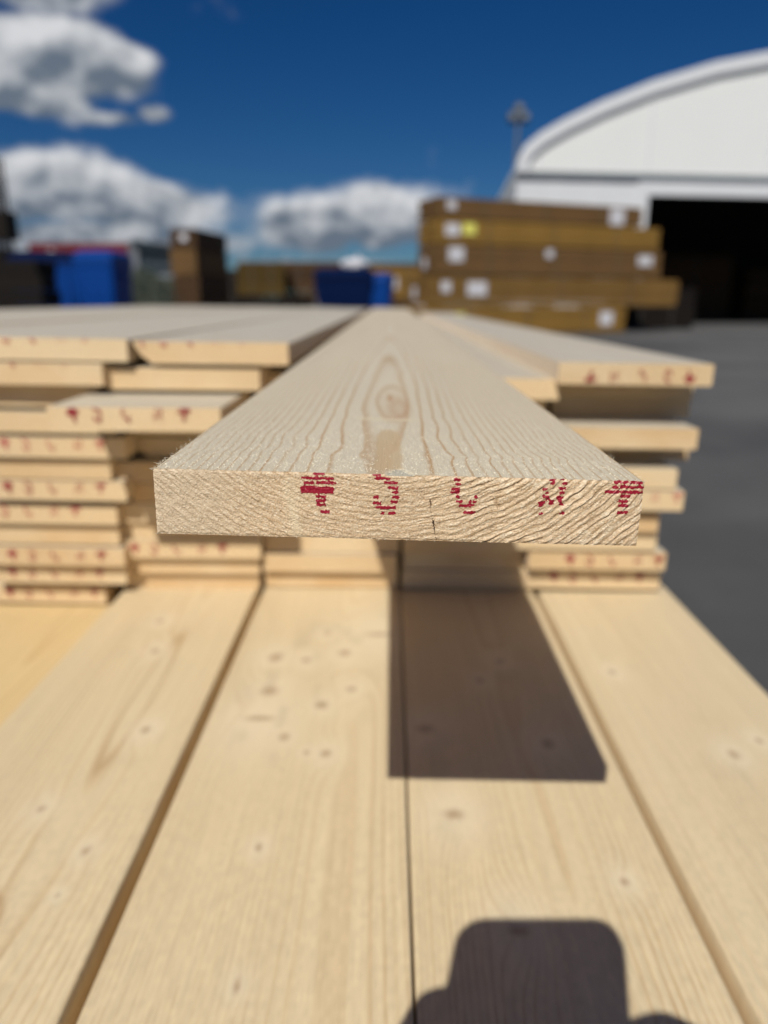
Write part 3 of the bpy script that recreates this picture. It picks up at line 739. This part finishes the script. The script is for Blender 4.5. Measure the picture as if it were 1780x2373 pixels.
lumber_pack('yellow-brown timber pack on the ground, lowest of the tall stack by the hall', along(-0.45, GZ), A0, 6.3, 1.1, 0.70, OCHRE, 6, papers=[(1.0, .30, .30, .26, YPAPER, 's'), (5.45, .22, .42, .36, PAPER, 's')], group=GR)
lumber_pack('longest tan timber pack, second from the ground in the tall stack by the hall', along(-0.25, GZ + .702), A0, 7.85, 1.1, 0.735, TAN, 6, papers=[(1.15, .28, .55, .34, PAPER, 's'), (.42, .36, .26, .26, PAPER, 's'), (.5, .2, .25, .3, PAPER, 'e')], group=GR)
lumber_pack('brown timber pack in the middle of the tall stack by the hall', along(0.0, GZ + 1.439), A0, 6.9, 1.1, 0.735, BROWN, 6, papers=[(.35, .36, .42, .34, PAPER, 's'), (3.15, .5, .22, .2, PAPER, 's'), (6.1, .36, .48, .26, PAPER, 's'), (.45, .2, .25, .25, PAPER, 'e')], group=GR)
lumber_pack('ochre timber pack with a yellow slip, second from the top of the tall stack', along(0.0, GZ + 2.176), A0, 6.75, 1.1, 0.60, OCHRE, 5, papers=[(.25, .22, .38, .28, PAPER, 's'), (.72, .26, .36, .26, YPAPER, 's')], group=GR)
lumber_pack('red-brown timber pack on top of the tall stack by the hall', along(0.0, GZ + 2.778), A0, 6.1, 1.1, 0.50, BROWN, 4, papers=[(.28, .22, .24, .2, PAPER, 's'), (5.05, .04, .46, .40, PAPER, 's')], group=GR)
# smaller stack behind its left end
lumber_pack('dark brown timber pack low behind the left end of the tall stack', (-0.62, 23.0, GZ), 12, 2.2, 1.1, 0.9, MID, 6, papers=[(.5, .3, .4, .3, PAPER, 's'), (1.4, .45, .36, .3, PAPER, 's')])
lumber_pack('ochre timber pack on the small stack left of the tall stack', (-0.5, 23.0, GZ + .902), 12, 2.1, 1.1, 0.9, OCHRE, 6, papers=[(.3, .3, .45, .34, PAPER, 's'), (1.3, .2, .4, .3, PAPER, 's')])

# ------------------------------------------------------------------ white hall
def hall():
    e = empty('storage_hall', (4.22, 26.2, GZ), math.radians(7.0)); tag(e, 'large white tarpaulin storage hall with arched roof and open dark gate', 'hall')
    HW, EV, LN, SH = 13.2, 4.95, 15.0, 0.20      # half width, eave height, length, the plan runs obliquely
    prof = [(0, 0), (.02, .40), (.22, .78), (.70, 1.16), (1.5, 1.60), (2.7, 2.15), (4.4, 2.80), (6.5, 3.42), (9.2, 3.95), (11.2, 4.20), (13.2, 4.28)]
    prof = prof + [(2 * HW - x, z) for x, z in prof[-2::-1]]
    P2 = [Vector((x, z)) for x, z in prof]; NR = []
    for i in range(len(P2)):
        d = (P2[min(i + 1, len(P2) - 1)] - P2[max(i - 1, 0)]).normalized(); NR.append(Vector((d.y, -d.x)))      # points inwards
    xs_, zs_ = [p[0] for p in prof], [p[1] for p in prof]
    def put(mb, name, mat, bev=0.0):
        mb.v = [(x + SH * y, y, z) for x, y, z in mb.v]; return mb.build(name, mat, e, bev)
    def shell(y0, y1, o0, o1):
        mb = MB(); n = len(prof)
        for y in (y0, y1):
            for o_ in (o0, o1):
                for q, r in zip(P2, NR): a = q + r * o_; mb.v.append((a.x, y, EV + a.y))
        for i in range(n - 1):
            mb.f += [(i, i + 1, 2 * n + i + 1, 2 * n + i), (n + i, 3 * n + i, 3 * n + i + 1, n + i + 1), (i, n + i, n + i + 1, i + 1), (2 * n + i, 2 * n + i + 1, 3 * n + i + 1, 3 * n + i)]
        return mb
    put(shell(-0.20, LN, 0.0, 0.08), 'roof', PVC)
    put(shell(-0.30, -0.202, -0.03, 0.36), 'roof_rim', STEELW)
    seams = [0.14, 4.5, 8.8, 13.2, 17.6, 21.9, 2 * HW - 0.14]
    for a, b_ in zip(seams, seams[1:]):
        n = 14; mb = MB(); k = n + 1
        tp = [a + (b_ - a) * i / n for i in range(n + 1)]
        for y in (-0.16, -0.10):
            mb.v += [(x, y, EV + 0.06) for x in tp] + [(x, y, EV + max(np.interp(x, xs_, zs_) - 0.12, 0.08)) for x in tp]
        for i in range(n): mb.f += [(i, i + 1, k + i + 1, k + i), (2 * k + i, 3 * k + i, 3 * k + i + 1, 2 * k + i + 1)]
        put(mb, 'gable_panel', PVC)
    for x in seams[1:-1]: put(MB().box(x - .03, x + .03, -0.185, -0.162, EV + .06, EV + np.interp(x, xs_, zs_) - .14), 'panel_seam', STEELW)
    put(MB().box(0.0, 2 * HW, -0.22, -0.06, EV - 0.16, EV + 0.05), 'eave_beam', GREYST, 0.01)
    put(MB().box(0.0, 4.25, -0.12, -0.02, 0, EV - 0.17), 'wall_panel', STEELW)
    put(MB().box(22.0, 2 * HW, -0.12, -0.02, 0, EV - 0.17), 'wall_panel', STEELW)
    for x in (1.35, 2.75): put(MB().box(x, x + .05, -.16, -.122, 0, EV - .17), 'wall_rib', STEELW)
    put(MB().box(4.25, 22.0, -0.18, -0.02, EV - 0.62, EV - 0.17), 'gate_lintel', STEELW, 0.01)
    for x in (4.25, 21.6): put(MB().box(x, x + 0.4, -0.185, -0.015, 0, EV - 0.622), 'gate_post', STEELW, 0.01)
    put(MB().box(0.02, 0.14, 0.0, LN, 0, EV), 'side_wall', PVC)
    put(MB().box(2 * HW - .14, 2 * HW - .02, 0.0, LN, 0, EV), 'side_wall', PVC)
    put(MB().box(0.15, 0.20, 0.02, LN - .16, 0, EV), 'shaded_inner_wall', INSIDE)
    put(shell(0.01, LN - .2, 0.10, 0.14), 'shaded_inner_roof', INSIDE)
    mb = MB(); n = len(prof)
    for y in (LN - .15, LN - .05):
        mb.v += [(0.16, y, 0)] + [(min(max(q.x + r.x * .15, .16), 2 * HW - .16), y, EV + q.y + r.y * .15) for q, r in zip(P2, NR)] + [(2 * HW - .16, y, 0)]
    k = n + 2
    mb.f += [tuple(range(k)), tuple(range(2 * k - 1, k - 1, -1))] + [(i, (i + 1) % k, k + (i + 1) % k, k + i) for i in range(k)]
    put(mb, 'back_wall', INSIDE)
    return e
hall()
lumber_pack('low dark timber pack added to black out the gate post foot, right of the tall stack', (7.2, 23.6, GZ), 8, 2.6, 1.1, 1.25, DARK, 6, 4, 2, group='dark packs inside the hall')  # added pack, covers the white gate post with near-black
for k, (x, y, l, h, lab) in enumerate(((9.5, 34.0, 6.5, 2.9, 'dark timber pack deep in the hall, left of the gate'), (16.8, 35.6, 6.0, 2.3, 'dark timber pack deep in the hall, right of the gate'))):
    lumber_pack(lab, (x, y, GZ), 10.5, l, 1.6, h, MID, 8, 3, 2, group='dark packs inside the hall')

# floodlight mast behind the hall
e = empty('floodlight_mast', (7.55, 47.5, GZ)); tag(e, 'thin floodlight mast with lamp head rising left of the white hall roof', 'light mast')
MB().tube((0, 0, 0), (0, 0, 11.0), 0.16, 0.09).build('pole', MAST, e, smooth=True)
MB().box(-0.55, 0.55, -0.06, 0.06, 10.95, 11.07).build('crossbar', MAST, e, .01)
for x, z in ((-.36, 11.1), (.36, 11.1), (0, 11.55)):
    l = MB().box(x - .26, x + .26, -0.30, 0.10, z, z + 0.42).build('lamp', LAMPB, e, 0.03)
    MB().box(x - .2, x + .2, -.315, -.303, z + .06, z + .36).build('lamp_glass', GREYST, l)
MB().tube((0, 0, 11.0), (0, 0, 12.3), 0.03, 0.02, 8).build('aerial', MAST, e)

# ------------------------------------------------------------------ bins, packs and containers on the left
def waste_bin(label, loc, rz, mat, lidmat, w_=1.3, d_=1.0, h_=1.4):
    e = empty('waste_bin', loc, math.radians(rz)); tag(e, label, 'waste bin', 'plastic waste bins')
    def rect(hx, hy, z, r=0.08):
        p = []
        for sx, sy, a0 in ((1, 1, 0), (-1, 1, 90), (-1, -1, 180), (1, -1, 270)):
            for k in range(4):
                a = math.radians(a0 + 30 * k); p.append((sx * (hx - r) + r * math.cos(a), sy * (hy - r) + r * math.sin(a), z))
        return p
    mb = MB(); mb.rings([rect(w_ * .40, d_ * .38, .2), rect(w_ * .46, d_ * .46, h_ * .55), rect(w_ * .485, d_ * .485, h_ * .84)]); body = mb.build('body', mat, e, smooth=False)
    MB().rings([rect(w_ * .5, d_ * .5, h_ * .84), rect(w_ * .5, d_ * .5, h_ * .89)]).build('rim', mat, e)
    MB().rings([rect(w_ * .51, d_ * .52, h_ * .892), rect(w_ * .50, d_ * .50, h_ * .95), rect(w_ * .40, d_ * .36, h_)]).build('lid', lidmat, e)
    for x in (-.3, 0, .3): MB().box(x * w_ - .03, x * w_ + .03, -d_ * .49, -d_ * .36, .3, h_ * .8).build('rib', mat, body)
    for sx in (-1, 1):
        MB().box(sx * w_ * .5 - .02, sx * w_ * .5 + .02, -.06, .06, h_ * .7, h_ * .8).build('lifting_lug', mat, e, .01)
        for sy in (-1, 1):
            MB().tube((sx * w_ * .33 - .025, sy * d_ * .3, .1), (sx * w_ * .33 + .025, sy * d_ * .3, .1), .1, n=16).build('wheel', BLACKR, e)
    return e
waste_bin('bright blue waste bin standing behind the left stack', (-5.28, 13.8, GZ), -10, BLUE, BLUE, .80, .74, 1.70)
waste_bin('blue waste bin half hidden by the dark pack at the far left', (-6.55, 14.6, GZ), 4, BLUE, NAVY, 1.35, 1.05, 1.70)
waste_bin('navy blue waste bin behind the gap beside the front board', (-0.98, 16.0, GZ), 3, NAVY, NAVY, 1.25, 1.0, 1.50)
waste_bin('bright blue waste bin peeking out behind the navy bin', (-0.24, 17.6, GZ), -8, BLUE, BLUE, .62, .74, 1.46)
e = empty('waste_sack', (-0.75, 16.0, GZ + 1.50)); tag(e, 'white plastic sack lying on the navy bin', 'sack')
bm = bmesh.new(); bmesh.ops.create_icosphere(bm, subdivisions=3, radius=1)
for v in bm.verts:
    n = float(vn(v.co.x * 2.2, v.co.y * 2.2, v.co.z * 2.2, 77)); v.co *= 1 + 0.18 * n; v.co.x *= .30; v.co.y *= .22; v.co.z = max(v.co.z, -.55) * .14 + .077
me = bpy.data.meshes.new('sack_body'); bm.to_mesh(me); bm.free(); link('sack_body', me, e, PAPER)
MB().tube((0.05, 0, .17), (.09, -.02, .27), .03, .05, 8).build('knot', PAPER, e)

lumber_pack('dark timber pack at the far left in front of the blue bins', (-5.85, 9.6, GZ), -2, 1.33, 0.5, 1.34, DARK, 7, 3, 1, group='dark timber packs on the left', papers=[])
# tall narrow stack seen on its corner
TS = 'packs of the narrow tall stack on the left'
zz = GZ
for k, (h, mt, lab) in enumerate(((.82, MID, 'lowest'), (.78, MID, 'second'), (.80, BROWN, 'third'), (.60, MID, 'topmost'))):
    lumber_pack(f'{lab} brown timber pack of the narrow tall stack left of centre', (-6.15 + .05 * (k % 2), 24.0, zz), 80 + (k % 2), 2.6, 0.88, h, mt, 5, 5, 2, papers=[(.3, h * .4, .22, .2, PAPER, 'e')] if k == 3 else [], group=TS)
    zz += h + .002
lumber_pack('ochre timber pack behind, between the tall stack and the bins', (-6.1, 30.0, GZ + 1.02), 6, 1.9, 1.1, 1.3, OCHRE_D, 6, 4, 2, papers=[])
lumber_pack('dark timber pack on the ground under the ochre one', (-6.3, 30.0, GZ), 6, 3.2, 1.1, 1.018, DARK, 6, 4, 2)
lumber_pack('brown timber pack far behind, left of the navy bin', (-4.6, 31.5, GZ), 4, 2.6, 1.1, 1.2, MID, 6, 4, 2, papers=[(1.5, .2, .3, .7, PAPER, 's')])
lumber_pack('brown timber pack far behind, on top of the one left of the navy bin', (-4.7, 31.5, GZ + 1.202), 4, 2.9, 1.1, 1.2, MID, 6, 4, 2)
lumber_pack('long brown timber pack far behind the navy bin', (-1.6, 32.5, GZ), 3, 3.4, 1.1, 1.2, MID, 6, 4, 2, papers=[])
lumber_pack('long brown timber pack far behind, showing over the navy bin', (-1.7, 32.5, GZ + 1.202), 3, 3.6, 1.1, 1.2, MID, 6, 4, 2, papers=[(.8, .5, .4, .3, PAPER, 's')])
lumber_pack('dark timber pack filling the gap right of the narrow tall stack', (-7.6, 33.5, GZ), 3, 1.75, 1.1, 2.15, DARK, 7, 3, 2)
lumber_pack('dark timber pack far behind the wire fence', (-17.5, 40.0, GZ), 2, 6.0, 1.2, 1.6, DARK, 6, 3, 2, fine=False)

def container(label, loc, rz, L, H, Dp, mat, disc=False, boards=0):
    e = empty('freight_container', loc, math.radians(rz)); tag(e, label, 'container', 'containers at the back of the yard')
    n = int(L / 0.28); pts = []
    for i in range(n + 1):
        x = L * i / n; y = 0.0 if i % 2 else 0.05; pts += [(x, y), (min(x + L / n * .5, L), y)]
    mb = MB()
    for x, y in pts: mb.v += [(x, y, .16), (x, y, H - .12)]
    for i in range(len(pts) - 1): mb.f.append((2 * i, 2 * i + 2, 2 * i + 3, 2 * i + 1))
    mb.build('side_wall', mat, e)
    MB().box(0, L, 0.07, Dp, .14, H - .02).build('shell', mat, e)
    MB().box(-.02, L + .02, -.03, Dp + .02, H - .12, H).build('top_rail', mat, e, .01)
    MB().box(-.02, L + .02, -.03, Dp + .02, 0, .16).build('bottom_rail', mat, e, .01)
    for x in (-.03, L - .12): MB().box(x, x + .15, -.04, .11, 0.0, H + .002).build('corner_post', mat, e, .01)
    if disc:
        mb = MB(); mb.tube((1.55, -.045, H - .95), (1.55, -.035, H - .95), .55, n=28); mb.build('white_roundel', PAPER, e)
    return e
container('red freight container with a white roundel at the back left', (-24.6, 52.0, GZ), -3, 6.8, 4.55, 2.4, RED, True)
container('pale grey freight container right of the red one', (-17.6, 51.5, GZ), -3, 4.4, 4.65, 2.4, CREAM)
e = empty('site_shed', (-12.6, 38.0, GZ), math.radians(-6)); tag(e, 'dark teal shed left of the narrow tall stack', 'shed')
MB().box(0, 2.9, 0, 3.5, 0, 3.25).build('wall', TEAL, e)
mb = MB(); mb.rings([[(-.15, y, 3.28), (3.05, y, 3.02), (3.05, y, 3.16), (-.15, y, 3.75)] for y in (-.2, 3.7)]); mb.build('roof', TEAL, e)
d_ = MB().box(1.0, 1.9, -.03, .0, .05, 2.1).build('door', GREYST, e); MB().box(1.75, 1.82, -.07, -.03, 1.0, 1.06).build('handle', STEELW, d_)
MB().box(.2, .8, -.025, 0, 1.2, 2.0).build('window', GREYST, e)
# hedge and wire fence
e = empty('hedge', (-10.4, 29.5, GZ)); tag(e, 'low grey-green hedge behind the wire fence', 'hedge')
rg = np.random.default_rng(3); N = 2600
P_ = np.stack([rg.uniform(-1.3, 2.9, N), rg.uniform(0, 1.0, N), rg.random(N) ** .7 * 2.1], 1); P_[:, 2] *= 0.85 + 0.15 * np.sin(P_[:, 0] * 3)
v = []; f = []
for p in P_:
    a = rg.normal(size=3); a /= np.linalg.norm(a); b_ = np.cross(a, rg.normal(size=3)); b_ /= np.linalg.norm(b_); s_ = .09
    k = len(v); v += [tuple(p - a * s_), tuple(p + b_ * s_ * .6), tuple(p + a * s_), tuple(p - b_ * s_ * .6)]; f.append((k, k + 1, k + 2, k + 3))
me = bpy.data.meshes.new('foliage'); me.from_pydata(v, [], f); tag(link('foliage', me, e, GREEN), None, None, None, 'stuff')
MB().box(-1.2, 2.8, .3, .7, 0, 1.7).build('inner_branches', plain('hedge_wood', (.03, .035, .02), .9), e)
e = empty('wire_fence', (-11.9, 27.5, GZ)); tag(e, 'wire mesh fence panel left of the narrow tall stack', 'fence')
for x in (0, 2.2, 4.4): MB().tube((x, 0, 0), (x, 0, 2.3), .035).build('post', GREYST, e)
mb = MB()
for i in range(44): mb.box(.05 + i * .1, .056 + i * .1, -.003, .003, .08, 2.2)
for i in range(11): mb.box(.03, 4.38, -.008, -.003, .1 + i * .2, .106 + i * .2)
tag(mb.build('wire_mesh', GREYST, e), None, None, None, 'stuff')
# mast and pack at the far left edge
e = empty('lattice_mast', (-15.95, 31.5, GZ)); tag(e, 'dark lattice mast at the left edge of the picture', 'mast')
for sx in (-.2, .2):
    for sy in (-.2, .2): MB().box(sx - .05, sx + .05, sy - .05, sy + .05, 0, 6.3).build('leg', DARK, e)
for k in range(12): MB().box(-.2, .2, -.24, -.21, .3 + k * .5, .36 + k * .5).build('brace', DARK, e)
MB().box(-.45, .45, -.45, .45, 3.2, 4.3).build('cabin', DARK, e, .03)
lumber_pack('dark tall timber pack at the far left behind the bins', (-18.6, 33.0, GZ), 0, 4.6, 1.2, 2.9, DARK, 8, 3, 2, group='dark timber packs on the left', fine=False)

# ------------------------------------------------------------------ the photographer and the phone (behind the lens; their shadow falls on the boards)
def pf(a, b_, c): return CAM + RGT * a + UPV * b_ + FWD * c      # right, up, forward from the lens
PHONE_B = plain('phone_case', (0.03, 0.03, 0.035), 0.4); GLASS = plain('phone_glass', (0.01, 0.01, 0.012), 0.08)
SKIN = plain('skin', (0.55, 0.33, 0.24), 0.5, 0, 0.06, 20); CLOTH = plain('dark_jacket', (0.03, 0.035, 0.05), 0.9); TROU = plain('trousers', (0.05, 0.05, 0.055), 0.9); HAIRM = plain('hair', (0.05, 0.03, 0.02), 0.6)
e = empty('phone', pf(-.0225, -.04, -.010)); tag(e, 'mobile phone held above the boards, its rounded shadow falls at the bottom', 'phone')
MR = Matrix((RGT, UPV, -FWD)).transposed()
e.rotation_euler = MR.to_euler()
def rrect(a0, a1, b0, b1, r, c, n=6):
    p = []
    for cx_, cy_, s0 in ((a1 - r, b1 - r, 0), (a0 + r, b1 - r, 90), (a0 + r, b0 + r, 180), (a1 - r, b0 + r, 270)):
        for k in range(n + 1): t_ = math.radians(s0 + 90 * k / n); p.append((cx_ + r * math.cos(t_), cy_ + r * math.sin(t_), c))
    return p
MB().rings([rrect(-.0408, .0408, -.081, .077, .0135, -.0048), rrect(-.0413, .0413, -.0815, .0775, .014, -.003), rrect(-.0413, .0413, -.0815, .0775, .014, .003), rrect(-.0408, .0408, -.081, .077, .0135, .0048)]).build('body', PHONE_B, e)
MB().rings([rrect(-.038, .038, -.078, .074, .012,   .00485), rrect(-.038, .038, -.078, .074, .012, .0056)]).build('screen', GLASS, e)
MB().rings([rrect(0, .038, .032, .0735, .009, -.0070), rrect(-.001, .039, .031, .0745, .009, -.00485)]).build('camera_plate', GLASS, e)

def skin_mesh(name, chains, mats, subs=2):
    """chains: list of ([(point, radius)...], parent vertex index or None)"""
    me = bpy.data.meshes.new(name); vs = []; es = []; rs = []; ends = []
    for pts, par in chains:
        prev = None if par is None else ends[par[0]][par[1]]
        ids = []
        for p, r in pts:
            vs.append(tuple(p)); rs.append(r); i = len(vs) - 1
            if prev is not None: es.append((prev, i))
            prev = i; ids.append(i)
        ends.append(ids)
    me.from_pydata(vs, es, [])
    o = link(name, me)
    sk = o.modifiers.new('skin', 'SKIN'); sk.use_smooth_shade = True
    for i, r in enumerate(rs):
        d = me.skin_vertices[0].data[i]; d.radius = (r, r); d.use_root = (i == 0)
    su = o.modifiers.new('sub', 'SUBSURF'); su.levels = su.render_levels = subs
    for m_ in mats: me.materials.append(m_)
    return o
V = Vector
pel, chest, neck = V((-.03, -.86, -.30)), V((-.03, -.76, .06)), V((-.03, -.71, .20))
wl, wr_ = pf(-.105, -.115, -.045), pf(.110, -.085, -.045)
ch = [([(pel, .14), (V((-.03, -.84, -.12)), .135), (chest, .15), (V((-.03, -.73, .15)), .10), (neck, .055), (V((-.03, -.67, .27)), .075), (V((-.03, -.65, .35)), .088), (V((-.03, -.66, .41)), .06)], None)]
ch.append(([(V((-.19, -.74, .12)), .06), (V((-.29, -.58, -.08)), .045), (wl, .027), (pf(-.090, -.085, -.022), .030), (pf(-.080, -.060, -.012), .024)], (0, 2)))
ch.append(([(V((.13, -.74, .12)), .06), (V((.26, -.56, -.08)), .045), (wr_, .027), (pf(.084, -.068, -.024), .026), (pf(.054, -.058, -.016), .022)], (0, 2)))
def fingers(chain, base, rows):
    for pts in rows: ch.append(([(pf(*p), r) for p, r in pts], (chain, 4)))
fingers(1, None, [
    [((-0.074, -0.028, -.004), .0095), ((-0.066, -0.014, .006), .0088), ((-0.048, -0.016, .010), .0075)],
    [((-0.076, -0.046, .000), .0095), ((-0.064, -0.036, .011), .0088), ((-0.042, -0.038, .012), .0078)],
    [((-0.078, -0.066, .000), .0095), ((-0.064, -0.060, .011), .0085), ((-0.042, -0.062, .012), .0075)],
    [((-0.082, -0.086, -.004), .0085), ((-0.068, -0.086, .009), .0078), ((-0.048, -0.088, .011), .0070)],
    [((-0.070, -0.066, -.024), .0110), ((-0.050, -0.052, -.026), .0100), ((-0.032, -0.044, -.024), .0088)]])
fingers(2, None, [
    [((0.054, -0.027, -.006), .0095), ((0.038, -0.023, .004), .0088), ((0.020, -0.027, .003), .0075)],
    [((0.054, -0.047, -.004), .0095), ((0.036, -0.045, .004), .0088), ((0.012, -0.049, .006), .0078)],
    [((0.052, -0.067, -.004), .0095), ((0.036, -0.067, .006), .0085), ((0.010, -0.071, .007), .0075)],
    [((0.054, -0.085, -.006), .0085), ((0.038, -0.089, .006), .0078), ((0.012, -0.093, .007), .0070)],
    [((0.046, -0.059, -.030), .0110), ((0.028, -0.047, -.028), .0100), ((0.008, -0.049, -.025), .0088)]])
for sx in (-1, 1):
    ch.append(([(V((-.03 + sx * .10, -.83, -.36)), .09), (V((-.03 + sx * .13, -.55, -.70)), .062), (V((-.03 + sx * .13, -.80, -.745)), .055), (V((-.03 + sx * .12, -1.02, -.755)), .04), (V((-.03 + sx * .12, -1.10, -.76)), .03)], (0, 0)))
body = skin_mesh('person', ch, [SKIN])
tag(body, 'person in dark clothes kneeling behind the lens, hands holding the phone', 'person')
# clothing and hair follow the body
jk = skin_mesh('jacket', [([(pel + V((0, 0, .02)), .15), (V((-.03, -.84, -.12)), .15), (chest, .165), (V((-.03, -.73, .15)), .115)], None),
    ([(V((-.19, -.74, .12)), .075), (V((-.29, -.58, -.08)), .058), (wl.lerp(V((-.29, -.58, -.08)), .2), .040)], (0, 2)),
    ([(V((.13, -.74, .12)), .075), (V((.26, -.56, -.08)), .058), (wr_.lerp(V((.26, -.56, -.08)), .2), .040)], (0, 2))], [CLOTH]); jk.parent = body
tr = skin_mesh('trousers', [([(pel, .155)], None)] + [([(V((-.03 + sx * .10, -.83, -.36)), .10), (V((-.03 + sx * .13, -.55, -.70)), .075), (V((-.03 + sx * .13, -.80, -.74)), .062), (V((-.03 + sx * .12, -1.0, -.75)), .05)], (0, 0)) for sx in (-1, 1)], [TROU]); tr.parent = body
bm = bmesh.new(); bmesh.ops.create_icosphere(bm, subdivisions=3, radius=.105)
bmesh.ops.delete(bm, geom=[v for v in bm.verts if v.co.z < -.02 and v.co.y > -.03], context='VERTS')
for v in bm.verts: v.co += V((-.03, -.672, .37))
me = bpy.data.meshes.new('hair'); bm.to_mesh(me); bm.free(); link('hair', me, body, HAIRM)
